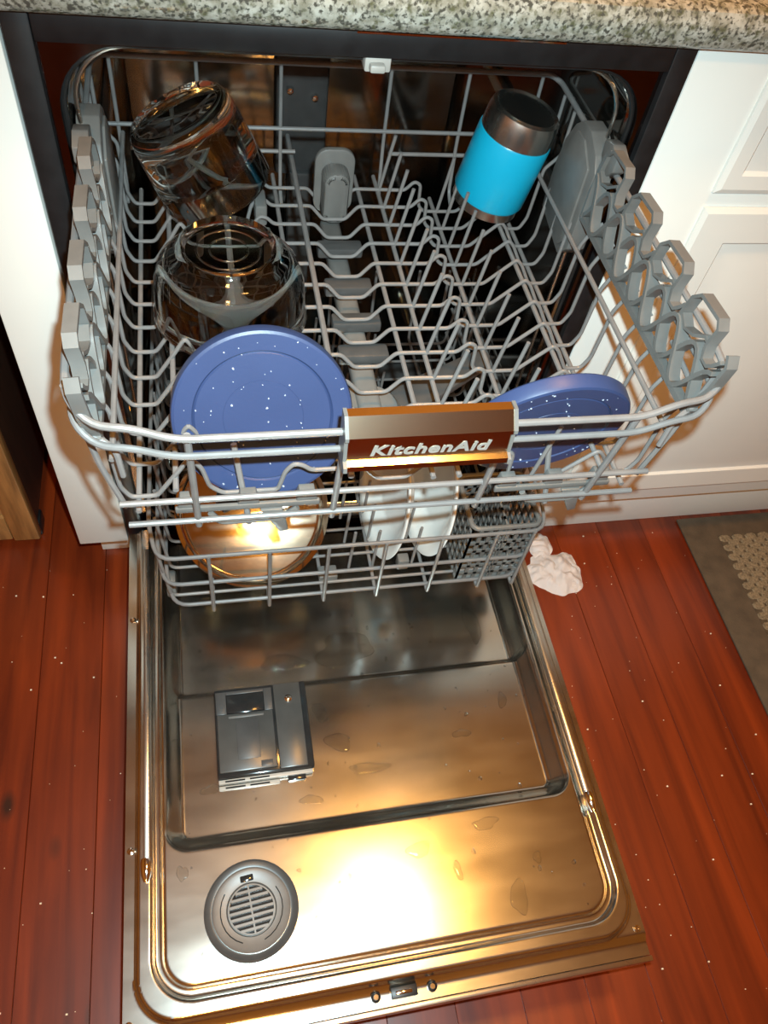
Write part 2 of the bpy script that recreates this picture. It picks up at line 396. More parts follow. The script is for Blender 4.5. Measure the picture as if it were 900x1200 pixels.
# --- door
def sd(x, y, x0, x1, y0, y1, r):
    cx, cy = (x0 + x1) / 2, (y0 + y1) / 2
    qx, qy = abs(x - cx) - (x1 - x0) / 2 + r, abs(y - cy) - (y1 - y0) / 2 + r
    return math.hypot(max(qx, 0), max(qy, 0)) + min(max(qx, qy), 0) - r
def ss(a, b, v):
    t = max(0, min(1, (v - a) / (b - a))); return t * t * (3 - 2 * t)
def hz(x, y):
    z = 0.156
    d = sd(x, y, -0.2875, 0.2925, -0.646, 0.20, 0.048)
    z += 0.0075 * (1 - ss(-0.0045, 0.0015, d)) - 0.007 * ss(0.6435, 0.656, -y)                     # liner lip
    g = sd(x, y, -0.2625, 0.2725, -0.621, 0.20, 0.040)
    z -= 0.0060 * (1 - ss(0.0025, 0.0085, abs(g)))                  # pressed groove round the rim
    z -= 0.0015 * (1 - ss(-0.008, -0.004, g))
    b = sd(x, y, -0.257, 0.2645, -0.479, 0.30, 0.032)
    z -= 0.030 * (1 - ss(-0.024, -0.001, b))                       # basin
    c = sd(x, y, -0.2425, 0.2585, -0.273, 0.30, 0.014)
    z -= 0.014 * (1 - ss(-0.010, 0.002, c))                        # lower step towards the hinge
    return z
door = None
m = MB()
xs = [-0.300 + 0.600 * i / 380 for i in range(381)]; ys = [-0.668 + 0.654 * j / 410 for j in range(411)]
G = [[m.bm.verts.new((x, y, hz(x, y))) for x in xs] for y in ys]
for j in range(410):
    for i in range(380):
        m.bm.faces.new((G[j][i], G[j][i + 1], G[j + 1][i + 1], G[j + 1][i]))
ring = [G[0][i] for i in range(381)] + [G[j][380] for j in range(1, 411)] + [G[410][i] for i in range(379, -1, -1)] + [G[j][0] for j in range(409, 0, -1)]
low = [m.bm.verts.new((v.co.x, v.co.y, 0.108)) for v in ring]
for k in range(len(ring)):
    k2 = (k + 1) % len(ring); m.bm.faces.new((ring[k], low[k], low[k2], ring[k2]))
liner_me = m.mesh('door', 'liner', 40, recalc=False)
door = link('door', liner_me, dw)
MB().box(-0.3025, 0.3025, -0.674, -0.016, 0.088, 0.1075, 0.002).build('outer_panel', 'steel', door)
MB().box(-0.3025, 0.3025, -0.6745, -0.6685, 0.1075, 0.1485, 0.001).build('top_edge', 'steel', door)
# roller tracks along both sides with chrome ends
for sx, xx in ((-1, -0.2745), (1, 0.2790)):
    MB().box(xx - 0.0035, xx + 0.0035, -0.48, -0.05, 0.1615, 0.168, 0.0015).build('roller_track', 'steel', door)
    MB().lathe([(0, 0), (0.0062, 0.001), (0.007, 0.006), (0.006, 0.018), (0.003, 0.026), (0, 0.027)], 16,
               Matrix.Translation((xx, -0.478, 0.1655)) @ Matrix.Rotation(math.radians(90), 4, 'X')).build('track_stop', 'chrome', door)
for sx, sy in ((-0.2935, -0.466), (0.2905, -0.640), (-0.2935, -0.16), (-0.2935, -0.640)):
    MB().lathe([(0.0042, 0), (0.004, 0.0015), (0.0022, 0.002), (0.002, 0.001), (0, 0.001)], 14, Matrix.Translation((sx, sy, 0.156))).build('screw', 'chrome', door)
# latch on the top edge
MB().box(-0.014, 0.016, -0.662, -0.651, 0.148, 0.1545, 0.0008).build('latch', 'black', door)
MB().box(-0.009, 0.010, -0.659, -0.655, 0.154, 0.156, 0.0008).build('latch_hook', 'chrome', door)
for lx in (-0.031, 0.034):
    MB().lathe([(0.0055, 0), (0.0055, 0.002), (0.0035, 0.003), (0.003, 0.0015), (0, 0.0015)], 16, Matrix.Translation((lx, -0.657, 0.1495))).build('latch_screw', 'black', door)
    MB().lathe([(0.0028, 0), (0.0028, 0.0035), (0.0, 0.0035)], 12, Matrix.Translation((lx, -0.657, 0.1495))).build('screw_head', 'chrome', door)

# round vent
VX, VY, VZ = -0.159, -0.550, 0.1622
T = Matrix.Translation((VX, VY, VZ))
MB().lathe([(0.0535, -0.002), (0.0535, 0.0015), (0.051, 0.003), (0.0465, 0.0005), (0.0445, 0.0005), (0.0445, -0.002)], 56, T, closed=True).build('vent_ring', 'plastic_dark', door)
MB().lathe([(0.0442, -0.001), (0.0442, 0.0048), (0.0425, 0.0062), (0.040, 0.0050), (0.0285, 0.0042), (0.0270, 0.0005), (0, 0.0005)], 56, T).build('vent_cover', 'vent', door)
MB().lathe([(0, 0.0009), (0.0262, 0.0009), (0.0262, 0.0004), (0, 0.0004)], 40, T).build('vent_well', 'smoke', door)
rg = MB()
rg.lathe([(0.0265, 0.001), (0.0265, 0.005), (0.0250, 0.005), (0.0250, 0.001)], 44, T, closed=True)
rg.build('vent_grille_ring', 'vent', door)
for k in range(7):
    yy = -0.0198 + k * 0.0066; h = math.sqrt(0.0252 ** 2 - yy ** 2)
    MB().box(-h, h, yy - 0.0021, yy + 0.0013, 0.0022, 0.0042, 0.0004, 1, T @ Matrix.Rotation(0.10, 4, 'Z')).build('vent_slat', 'vent', door)
MB().box(-0.0009, 0.0009, -0.025, 0.025, 0.0012, 0.0046, 0, 1, T @ Matrix.Rotation(0.10, 4, 'Z')).build('vent_bar', 'vent', door)
MB().box(-0.0075, 0.0075, 0.0295, 0.0365, 0.004, 0.0062, 0.001, 2, T @ Matrix.Rotation(0.10, 4, 'Z')).build('vent_tab', 'smoke', door)
for s_ in (-1, 1):
    MB().tube([(VX + 0.035 * math.cos(a), VY + 0.035 * math.sin(a), VZ + 0.0048) for a in [math.radians((270 if s_ > 0 else 270) + s_ * (20 + 13 * k)) for k in range(9)]], 0.0006, 6).build('vent_seam', 'smoke', door)

# detergent dispenser on the basin floor
DZ = 0.1318
MB().box(-0.190, -0.066, -0.392, -0.272, DZ - 0.004, DZ + 0.0125, 0.003).build('dispenser_body', 'smoke', door)
MB().box(-0.1870, -0.1135, -0.3865, -0.3095, DZ + 0.0125, DZ + 0.0170, 0.0016).build('dispenser_lid', 'disp', door)
MB().box(-0.174, -0.124, -0.3085, -0.282, DZ + 0.0120, DZ + 0.0150, 0.0022).build('dispenser_cup', 'smoke', door)
MB().box(-0.1875, -0.174, -0.3085, -0.277, DZ + 0.0122, DZ + 0.0142, 0.0006).box(-0.124, -0.113, -0.3085, -0.277, DZ + 0.0122, DZ + 0.0142, 0.0006).box(-0.174, -0.124, -0.2815, -0.277, DZ + 0.0122, DZ + 0.0142, 0.0006).build('dispenser_frame', 'plastic_dark', door)
MB().box(-0.172, -0.126, -0.3165, -0.3135, DZ + 0.0165, DZ + 0.0185, 0.0006).build('lid_ridge', 'plastic', door)
MB().box(-0.163, -0.134, -0.372, -0.3195, DZ + 0.0166, DZ + 0.0176, 0.0004).build('lid_relief', 'plastic_dark', door)
MB().box(-0.134, -0.119, -0.3845, -0.3765, DZ + 0.0168, DZ + 0.0178, 0.0004).build('lid_catch', 'plastic_dark', door)
MB().box(-0.1105, -0.0745, -0.3895, -0.2740, DZ + 0.0125, DZ + 0.0160, 0.0012).build('rinse_aid_panel', 'disp', door)
MB().lathe([(0.0052, 0.016), (0.005, 0.018), (0.003, 0.0195), (0, 0.020)], 16, Matrix.Translation((-0.0915, -0.297, DZ))).build('rinse_aid_cap', 'chrome', door)
for row in range(2):
    yy = -0.3955 - row * 0.0062; zz = DZ + 0.0085 - row * 0.006
    MB().box(-0.189, -0.069 if row == 0 else -0.112, yy - 0.0022, yy + 0.0030, zz - 0.006, zz, 0.0008).build('vent_lip', 'plastic_light', door)
    for k in range(2):
        MB().box(-0.181 + k * 0.031, -0.156 + k * 0.031, yy - 0.0008, yy + 0.0012, zz - 0.001, zz + 0.0004).build('slot', 'smoke', door)
MB().box(-0.1015, -0.0785, -0.4035, -0.3955, DZ - 0.001, DZ + 0.006, 0.001).build('drain_tab', 'smoke', door)

# water lying on the liner: thin puddles and beads
random.seed(4)
wm = MB()
def blob(mb, cx, cy, z, rx, ry, h, seed, n=22, zf=None):
    rnd = random.Random(seed); ph = [rnd.uniform(0, 6.28) for _ in range(4)]
    rr_ = [1 + 0.16 * math.sin(2 * a + ph[0]) + 0.12 * math.sin(3 * a + ph[1]) + 0.08 * math.sin(5 * a + ph[2]) for a in [2 * math.pi * k / n for k in range(n)]]
    rows = []
    for f, hh in ((1.0, -0.0003), (0.985, 0.45), (0.93, 0.8), (0.80, 1.0)):
        rows.append([mb.bm.verts.new((cx + rx * f * rr_[k] * math.cos(2 * math.pi * k / n), cy + ry * f * rr_[k] * math.sin(2 * math.pi * k / n), z + (h * hh if hh > 0 else hh))) for k in range(n)])
    for a, c in zip(rows, rows[1:]):
        for k in range(n): mb.bm.faces.new((a[k], a[(k + 1) % n], c[(k + 1) % n], c[k]))
    mb.bm.faces.new(rows[-1])
for i, (px, py, rx, ry) in enumerate([(0.155, -0.585, 0.012, 0.017), (0.045, -0.515, 0.013, 0.010), (0.135, -0.497, 0.017, 0.007), (-0.035, -0.575, 0.012, 0.012),
                                      (-0.10, -0.585, 0.009, 0.011), (0.088, -0.545, 0.005, 0.010), (0.19, -0.545, 0.006, 0.006), (-0.235, -0.50, 0.006, 0.009)]):
    blob(wm, px, py, hz(px, py), rx, ry, 0.0009, i)
for i, (px, py, rx, ry) in enumerate([(-0.03, -0.36, 0.016, 0.013), (0.005, -0.40, 0.024, 0.008), (-0.05, -0.315, 0.010, 0.012), (-0.20, -0.40, 0.012, 0.006), (-0.075, -0.43, 0.014, 0.006),
                                      (0.14, -0.37, 0.012, 0.006), (0.0, -0.22, 0.045, 0.025), (-0.09, -0.23, 0.03, 0.014), (0.20, -0.20, 0.012, 0.03), (0.21, -0.33, 0.006, 0.012)]):
    blob(wm, px, py, hz(px, py) + 0.0003, rx, ry, 0.0008, 40 + i)
for i in range(150):
    px, py = random.uniform(-0.24, 0.25), random.uniform(-0.61, -0.16)
    if -0.2 < px < -0.06 and (-0.41 < py < -0.26): continue
    if math.hypot(px - VX, py - VY) < 0.058: continue
    r = random.choice((0.0009, 0.0012, 0.0016, 0.0024))
    blob(wm, px, py, hz(px, py) + 0.0002, r, r * random.uniform(0.7, 1.5), r * 0.5, 100 + i, n=8)
wo = wm.build('water_puddle', 'water', door, 60, kind='stuff')
wo['label'] = 'thin puddles and beads of water lying on the steel door'

# ------------------------------------------------------------------ upper rack
UR = thing('dish_rack', (0, -0.06, 0.58), 'upper grey wire dish rack pulled out, with metal name bar on its front', 'dish rack')
WR = 0.0021
YK = [0.155 - 0.0362 * k for k in range(13)]
core = [(-0.243, 0.612), (-0.236, 0.597), (-0.214, 0.597), (-0.192, 0.631), (-0.183, 0.646), (-0.174, 0.631), (-0.169, 0.606), (-0.158, 0.595), (-0.109, 0.595),
        (-0.103, 0.620), (-0.096, 0.630), (-0.088, 0.628), (-0.080, 0.620), (-0.033, 0.620), (-0.018, 0.602), (0.009, 0.602), (0.024, 0.620), (0.088, 0.619),
        (0.099, 0.631), (0.1075, 0.627), (0.109, 0.598), (0.117, 0.590), (0.160, 0.590), (0.186, 0.616), (0.194, 0.624), (0.202, 0.616), (0.217, 0.590), (0.236, 0.590), (0.243, 0.606)]
def cw(ends_l, ends_r): return MB().tube([(x, 0, z) for x, z in ends_l + core + ends_r], WR, 8, 0.0045, fn=3)
short = cw([(-0.262, 0.696), (-0.254, 0.690), (-0.2445, 0.668)], [(0.2445, 0.668), (0.254, 0.690), (0.262, 0.696)]).mesh('cross_wire', 'wire')
tall = cw([(-0.262, 0.742), (-0.262, 0.690), (-0.246, 0.672)], [(0.246, 0.672), (0.262, 0.690), (0.262, 0.742)]).mesh('cross_wire', 'wire')
for k, y in enumerate(YK): link('cross_wire', tall if k in (0, 1) else short, UR, loc=(0, y, 0))
# runners under and beside the cross wires
run = MB().tube([(0, 0.19, 0), (0, -0.293, 0)], 0.0026, 8).mesh('runner_wire', 'wire')
for xx, zz in ((-0.2415, 0.664), (0.2415, 0.664), (-0.1965, 0.620), (0.194, 0.6165), (0.0545, 0.6155), (0.030, 0.6155), (-0.230, 0.593), (0.228, 0.586)):
    link('runner_wire', run, UR, loc=(xx, 0, zz))
run2 = MB().tube([(0, 0.19, 0), (0, -0.238, 0)], 0.0026, 8).mesh('runner_wire', 'wire')
for xx, zz in ((-0.135, 0.591), (-0.072, 0.6155), (0.133, 0.5860)):
    link('runner_wire', run2, UR, loc=(xx, 0, zz))
MB().tube([(-0.0465, 0.262, 0.626), (-0.0465, -0.293, 0.6245)], 0.0030, 8).build('hold_down_rod', 'wire', UR)
# tines
ta = MB().tube([(0, 0, 0), (0.012, 0, 0.071)], 0.0021, 8).mesh('tine', 'wire')
tb = MB().tube([(0, 0, 0), (0.0095, 0, 0.074)], 0.0021, 8).mesh('tine', 'wire')
for k, y in enumerate(YK):
    link('tine', ta, UR, loc=(0.0555, y, 0.6175))
    link('tine', tb, UR, loc=(0.1345, y, 0.5885))
# rim and front bars
def mirror(path): return path + [(-x, y, z) for x, y, z in reversed(path)]
rim = [(0.0, 0.190, 0.748), (-0.254, 0.190, 0.748), (-0.263, 0.176, 0.746), (-0.263, -0.270, 0.742), (-0.262, -0.296, 0.738), (-0.246, -0.311, 0.724), (-0.220, -0.314, 0.724), (-0.190, -0.316, 0.711), (0.0, -0.316, 0.709)]
rm = MB().tube(rim[:-1] + [(-x, y, z) for x, y, z in reversed(rim[1:-1])], 0.0031, 10, 0.014, closed=True)
rm.build('rim_wire', 'wire', UR)
b2 = [(-0.263, -0.15, 0.7185), (-0.263, -0.272, 0.718), (-0.262, -0.297, 0.714), (-0.246, -0.311, 0.702), (-0.222, -0.314, 0.702), (-0.192, -0.315, 0.690), (0.0, -0.3145, 0.687)]
MB().tube(mirror(b2[:-1]), 0.0029, 10, 0.014).build('front_bar', 'wire', UR)
for zz, yy, hw in ((0.611, -0.2975, 0.243), (0.578, -0.2955, 0.240)):
    MB().tube([(-hw, yy, zz), (hw, yy, zz)], 0.0028, 10).build('front_bar', 'wire', UR)
for xx in (-0.181, -0.060, 0.076, 0.188):
    MB().tube([(xx, -0.3125, 0.711), (xx + (0.004 if xx > 0 else 0), -0.292, 0.566)], 0.0031, 10).build('front_post', 'wire', UR)
for s_ in (-1, 1):
    MB().tube([(s_ * 0.263, -0.215, 0.700), (s_ * 0.259, -0.292, 0.698), (s_ * 0.236, -0.300, 0.690), (s_ * 0.234, -0.302, 0.655)], 0.0026, 8, 0.012).build('corner_wire', 'wire', UR)
    MB().tube([(s_ * 0.263, -0.287, 0.742), (s_ * 0.252, -0.288, 0.650), (s_ * 0.240, -0.290, 0.598)], 0.0026, 8, 0.01).build('corner_post', 'wire', UR)
for zz, x0, x1 in ((0.674, -0.258, 0.258), (0.646, -0.235, -0.045), (0.646, 0.070, 0.235)):
    MB().tube([(x0, 0.190, zz), (x1, 0.190, zz)], 0.0024, 8).build('back_bar', 'wire', UR)
for xx in (-0.245, -0.155, -0.063, 0.062, 0.155, 0.245):
    MB().tube([(xx, 0.191, 0.748), (xx, 0.190, 0.66), (xx, 0.182, 0.60), (xx, 0.165, 0.592)], 0.0022, 8, 0.01).build('back_post', 'wire', UR)
# name bar
hp = [(-0.3085, 0.7285), (-0.3170, 0.7290), (-0.3290, 0.7165), (-0.3295, 0.7130), (-0.3265, 0.7110), (-0.3290, 0.6925), (-0.3350, 0.6905), (-0.3360, 0.6860), (-0.3320, 0.6815), (-0.3085, 0.6800)]
MB().prism(hp, 'x', -0.0620, 0.0700).build('name_bar', 'handle', UR, smooth=25)
hp2 = [(y * 1.0 - 0.0008 if y < -0.31 else y, z + (0.001 if z > 0.7 else -0.001)) for y, z in hp]
for a, c in ((-0.0650, -0.0620), (0.0700, 0.0730)):
    MB().prism(hp2, 'x', a, c).build('name_bar_cap', 'plastic', UR, smooth=25)
cu = bpy.data.curves.new('lettering', 'FONT'); cu.body = 'KitchenAid'; cu.size = 0.0140; cu.align_x = 'CENTER'; cu.align_y = 'CENTER'
cu.extrude = 0.0004; cu.offset = 0.0004; cu.shear = 0.22; cu.space_character = 1.08
to = bpy.data.objects.new('tmp', cu); COL.objects.link(to)
bpy.context.view_layer.update()
tme = bpy.data.meshes.new_from_object(to.evaluated_get(bpy.context.evaluated_depsgraph_get()))
bpy.data.objects.remove(to)
tme.materials.clear(); tme.materials.append(M['letter'])
up_ = Vector((0, 0.0025, 0.0185)).normalized(); rx_ = Vector((1, 0, 0)); nn = rx_.cross(up_)
Tm = Matrix(((rx_.x * 1.42, up_.x, nn.x, 0.004), (rx_.y, up_.y, nn.y, -0.3281), (rx_.z, up_.z, nn.z, 0.6998), (0, 0, 0, 1)))
tme.transform(Tm)
lt = link('lettering', tme, UR); lt['label'] = 'raised silver KitchenAid lettering'

# height adjuster brackets
poly = [(0.058, 0.764), (0.074, 0.752), (0.088, 0.728), (0.095, 0.690), (0.094, 0.640), (0.020, 0.626), (0.000, 0.645), (-0.002, 0.738), (0.010, 0.752), (0.036, 0.764)]
for s_ in (-1, 1):
    a, c = sorted((s_ * 0.2450, s_ * 0.2665))
    br = MB().prism(poly, 'x', a, c, 0.0016).build('height_bracket', 'plastic', UR)
    a, c = sorted((s_ * 0.252, s_ * 0.2665))
    MB().prism([(-0.004, 0.735), (-0.022, 0.752), (-0.022, 0.766), (-0.004, 0.772), (0.014, 0.768), (0.012, 0.752)], 'x', a, c, 0.0012).build('release_lever', 'plastic_light' if s_ > 5 else 'plastic', br)
    a, c = sorted((s_ * 0.2425, s_ * 0.2455))
    MB().prism([(0.040, 0.752), (0.060, 0.752), (0.075, 0.735), (0.082, 0.690), (0.080, 0.648), (0.022, 0.636), (0.010, 0.650), (0.012, 0.735)], 'x', a, c, 0.0008).build('bracket_plate', 'plastic', br)

# fold-up cup shelves with scalloped stemware edge
def shelf(s_):
    def P(u, v):   # u along Y, v up the leaning plane
        return Vector((s_ * (0.2490 + v * 0.06), u, 0.6905 + v * 1.02))
    N = Vector((s_ * 0.998, 0, -0.06))
    top = MB().ribbon([P(-0.296, 0.0), P(-0.005, 0.0)], N, 0.006, 0.009).build('cup_shelf', 'plastic', UR)
    pitch = 0.0735
    for k in range(4):
        u = -0.004 - k * pitch
        # outer tooth: up, along, down, then a U-shaped hook
        path = [(u, 0.050), (u - 0.003, 0.070), (u - 0.012, 0.079), (u - 0.044, 0.080), (u - 0.050, 0.074), (u - 0.048, 0.056), (u - 0.053, 0.046), (u - 0.062, 0.046), (u - 0.068, 0.052), (u - pitch, 0.060)]
        MB().ribbon([P(a, b) for a, b in path], N, 0.0034, 0.0105).build('shelf_tooth', 'plastic', top)
        # braided struts down to the hinge bar
        for ph in (0, 1):
            pts = []
            for i in range(17):
                f = i / 16; pts.append(P(u - pitch * f, 0.0255 + (0.0225 if ph == 0 else -0.0225) * math.cos(2 * math.pi * f)) + N * (0.0008 if ph else -0.0008))
            MB().ribbon(pts, N, 0.0042, 0.0115).build('shelf_strut', 'plastic', top)
        MB().ribbon([P(u - 0.002, 0.052), P(u - 0.014, 0.046), P(u - 0.028, 0.050), P(u - 0.042, 0.060), P(u - 0.049, 0.058)], N, 0.0030, 0.0095).build('shelf_band', 'plastic', top)
    MB().ribbon([P(-0.006, 0.0), P(-0.001, 0.04), P(-0.004, 0.068), P(-0.012, 0.076)], N, 0.0036, 0.0105).build('shelf_end', 'plastic', top)
    MB().ribbon([P(-0.292, 0.0), P(-0.304, 0.035), P(-0.306, 0.062), P(-0.300, 0.070)], N, 0.0036, 0.0105).build('shelf_end', 'plastic', top)
    return top
shelf(1); shelf(-1)

# feed tube, nozzle and rotating arm under the rack channel
MB().box(-0.017, 0.008, -0.20, 0.15, 0.566, 0.584, 0.006, 3).build('feed_tube', 'plastic', UR)
MB().prism([(p[0], p[2]) for p in rrect(-0.026, 0.022, 0.590, 0.672, 0.016, 0, 6)], 'y', 0.150, 0.158, 0.002).build('nozzle_plate', 'plastic', UR)
MB().prism([(p[0], p[2]) for p in rrect(-0.018, 0.013, 0.592, 0.657, 0.012, 0, 6)], 'y', 0.122, 0.152, 0.006).build('nozzle', 'plastic', UR)
hub = MB().lathe([(0, 0.578), (0.030, 0.577), (0.036, 0.570), (0.034, 0.556), (0.020, 0.548), (0, 0.548)], 28, Matrix.Translation((-0.005, -0.165, 0))).build('spray_hub', 'plastic', UR)
for a in (0.55, 0.55 + math.pi):
    bl = Matrix.Translation((-0.005, -0.165, 0)) @ Matrix.Rotation(a, 4, 'Z')
    MB().prism([(0.01, -0.012), (0.06, -0.022), (0.175, -0.016), (0.185, -0.006), (0.185, 0.008), (0.06, 0.020), (0.01, 0.012)], 'z', 0.546, 0.556, 0.002, bl).build('spray_arm', 'plastic_dark', hub)
for yy in (0.075, 0.005, -0.055, -0.105):
    MB().box(-0.030, 0.024, yy - 0.010, yy + 0.010, 0.585, 0.598, 0.003).build('tube_clip', 'plastic_dark', UR)
for yy in (0.118, 0.045):
    MB().box(-0.100, -0.086, yy - 0.02, yy + 0.016, 0.606, 0.632, 0.003).build('cup_rest', 'plastic', UR)
# grey clips on the lowest front bar
for s_, xa, xb in ((-1, -0.200, -0.072), (1, 0.096, 0.215)):
    cl = MB().box(xa, xb, -0.291, -0.287, 0.583, 0.590, 0.0012).build('front_clip', 'plastic', UR)
    for k in range(3):
        xx = xa + 0.012 + k * (xb - xa - 0.024) / 2
        MB().prism([(xx - 0.010, 0.588), (xx + 0.010, 0.588), (xx + 0.007, 0.602), (xx - 0.007, 0.602)], 'y', -0.290, -0.280, 0.001).build('clip_tooth', 'plastic', cl)
    xm = (xa + xb) / 2
    MB().tube([(xa + 0.03, -0.290, 0.580), (xa + 0.038, -0.2905, 0.566), (xb - 0.035, -0.2905, 0.566), (xb - 0.02, -0.290, 0.580)], 0.0030, 8, 0.006).build('clip_loop', 'plastic', cl)
    MB().prism([(xm + 0.010, 0.582), (xm + 0.030, 0.582), (xm + 0.036, 0.548), (xm + 0.028, 0.546)], 'y', -0.293, -0.287, 0.001).build('clip_latch', 'plastic', cl)
    MB().tube([(xm - 0.010, -0.262, 0.640), (xm, -0.290, 0.560)], 0.0028, 8).build('clip_peg', 'wire', cl)

# ------------------------------------------------------------------ lower rack
LR = thing('dish_rack', (0.01, 0.06, 0.17), 'lower grey wire dish rack standing above the open door', 'dish rack')
LX0, LX1, LYF, LYB = -0.243, 0.257, -0.182, 0.33
for zz, yy, e in ((0.229, -0.184, 0.006), (0.283, -0.1845, 0.0), (0.345, -0.185, -0.004)):
    MB().tube([(LX0 - e * 0, LYB, zz), (LX0 - 0.004 + e, yy + 0.05, zz), (LX0 + 0.006 + e, yy, zz), (LX1 - 0.006 - e, yy, zz), (LX1 + 0.004 - e, yy + 0.05, zz), (LX1, LYB, zz)], 0.0027, 8, 0.02).build('rail_wire', 'wire', LR)
fw_ = MB().tube([(0, -0.1875, 0.347), (0, -0.1900, 0.214), (0, -0.176, 0.2185), (0, 0.33, 0.2185), (0, 0.335, 0.36)], 0.0025, 8, 0.008).mesh('floor_wire', 'wire')
for k in range(7):
    link('floor_wire', fw_, LR, loc=(-0.181 + 0.0738 * k if k < 6 else 0.240, 0, 0))
cw_ = MB().tube([(LX0 - 0.001, 0, 0.344), (LX0 + 0.008, 0, 0.224), (LX1 - 0.008, 0, 0.224), (LX1 + 0.001, 0, 0.344)], 0.0023, 8, 0.012).mesh('cross_wire', 'wire')
for k in range(12): link('cross_wire', cw_, LR, loc=(0, -0.165 + 0.043 * k, 0))
tl = MB().tube([(-0.004, 0, 0.222), (0.0, 0.006, 0.300)], 0.0022, 8).mesh('tine', 'wire')
for r_, xx in enumerate((-0.145, -0.070, 0.012, 0.046, 0.104)):
    for k in range(11):
        if xx < -0.02 and k < 6: continue
        link('tine', tl, LR, loc=(xx, -0.143 + 0.043 * k, 0))
for xx in (LX0 + 0.006, LX1 - 0.006):
    for yy in (-0.13, 0.24):
        MB().lathe([(0, -0.006), (0.017, -0.006), (0.019, -0.003), (0.019, 0.003), (0.017, 0.006), (0, 0.006)], 20,
                   Matrix.Translation((xx, yy, 0.196)) @ Matrix.Rotation(math.pi / 2, 4, 'Y')).build('wheel', 'plastic', LR)
MB().box(0.078, 0.094, -0.150, -0.135, 0.214, 0.236, 0.002).build('tine_clip', 'plastic', LR)
MB().box(-0.036, -0.010, -0.160, -0.140, 0.214, 0.228, 0.002).build('tine_clip', 'plastic', LR)

# ------------------------------------------------------------------ things in the racks
def frame(c, zaxis, xhint=(1, 0, 0)):
    z = Vector(zaxis).normalized(); x_ = Vector(xhint); x_ = (x_ - z * x_.dot(z)).normalized(); y_ = z.cross(x_)
    return Matrix(((x_.x, y_.x, z.x, c[0]), (x_.y, y_.y, z.y, c[1]), (x_.z, y_.z, z.z, c[2]), (0, 0, 0, 1)))
def drops(parent, F, R, zf, n, seed):
    rnd = random.Random(seed); mb = MB()
    for i in range(n):
        a, r = rnd.uniform(0, 6.283), R * math.sqrt(rnd.uniform(0, 1)); s = rnd.choice((0.0005, 0.0006, 0.0008, 0.0011))
        blob(mb, r * math.cos(a), r * math.sin(a), zf, s, s, s * 0.9, seed * 100 + i, n=7)
    o = mb.build('water_drops', 'bead', parent, 60, mtx=F, kind='stuff'); return o
def lid(c, nrm, R, label):
    F = frame(c, nrm)
    t = thing('storage_lid', c, label, 'lid', 'round blue lids in the upper rack')
    pf = [(0, 0.0040), (R * 0.74, 0.0040), (R * 0.757, 0.0028), (R * 0.775, 0.0046), (R * 0.955, 0.0050), (R * 0.985, 0.0040), (R, 0.0005), (R * 1.0, -0.0085), (R * 0.985, -0.010), (R * 0.965, -0.0085),
          (R * 0.962, 0.0012), (R * 0.86, 0.0015), (R * 0.85, -0.004), (R * 0.835, -0.004), (R * 0.825, 0.0012), (0, 0.0014)]
    MB().lathe(pf, 96).build('lid_disc', 'blue', t, 22, mtx=F)
    MB().tube([(R * 0.44 * math.cos(2 * math.pi * k / 60), R * 0.44 * math.sin(2 * math.pi * k / 60), 0.0039) for k in range(60)], 0.0004, 6, closed=True).build('lid_ring', 'blue', t, mtx=F)
    drops(t, F, R * 0.95, 0.0046, 60, int(R * 1e4))
    return t
a = math.radians(24)
lid((-0.1185, -0.236, 0.645), (0.0, -math.cos(a), math.sin(a)), 0.0795, 'larger round blue plastic lid leaning back at front left of upper rack')
a = math.radians(-13)
lid((0.1365, -0.268, 0.647), (0.04, -math.cos(a), math.sin(a)), 0.0775, 'round blue plastic lid standing at front right, seen at a steep slant')

# turquoise tumbler upside down
ax = Vector((0.016, -0.004, 0.088)).normalized(); F = frame((0.182, 0.119, 0.635), ax)
t = thing('tumbler', (0.182, 0.119, 0.635), 'turquoise insulated tumbler with bare steel base, upside down in upper rack', 'tumbler')
MB().lathe([(0.0400, 0.004), (0.0425, 0.004), (0.0445, 0.008), (0.0440, 0.081), (0.0432, 0.083), (0.0415, 0.083)], 56).build('sleeve', 'teal', t, mtx=F)
MB().lathe([(0.0395, 0.06), (0.0395, -0.007), (0.0405, -0.008), (0.0415, -0.007), (0.0415, 0.001), (0.0425, 0.060), (0.0425, 0.086), (0.0420, 0.103), (0.0400, 0.111), (0.0365, 0.1135), (0.034, 0.1115), (0, 0.1105)], 56).build('steel_body', 'steel', t, mtx=F)
drops(t, F @ Matrix.Translation((0, -0.0441, 0.045)) @ Matrix.Rotation(math.pi / 2, 4, 'X'), 0.0, -0.5, 1, 3)

# inverted glass bowl (front) and tilted glass jar (behind)
t = thing('glass_bowl', (-0.137, -0.074, 0.626), 'clear glass bowl upside down behind the larger blue lid', 'bowl')
F = Matrix.Translation((-0.137, -0.074, 0.626))
MB().lathe([(0.0745, 0.0), (0.0765, 0.003), (0.0755, 0.008), (0.0735, 0.020), (0.0720, 0.040), (0.0660, 0.057), (0.0560, 0.067), (0.0500, 0.070), (0.0470, 0.078), (0.0440, 0.080), (0.0415, 0.078), (0.0400, 0.073), (0, 0.072),
            (0.0, 0.0665), (0.040, 0.0670), (0.0520, 0.0630), (0.0620, 0.0530), (0.0680, 0.038), (0.0695, 0.020), (0.0715, 0.004), (0.0730, 0.0)], 72, closed=False).build('glass_wall', 'glass', t, 60, mtx=F)
for R_, z_ in ((0.030, 0.0725), (0.0180, 0.0725)):
    MB().tube([(R_ * math.cos(2 * math.pi * k / 48), R_ * math.sin(2 * math.pi * k / 48), z_) for k in range(48)], 0.0010, 6, closed=True).build('base_ring', 'glass', t, 60, mtx=F)
ax = Vector((-0.42, 0.05, 0.90)).normalized(); c = (-0.139, 0.100, 0.650)
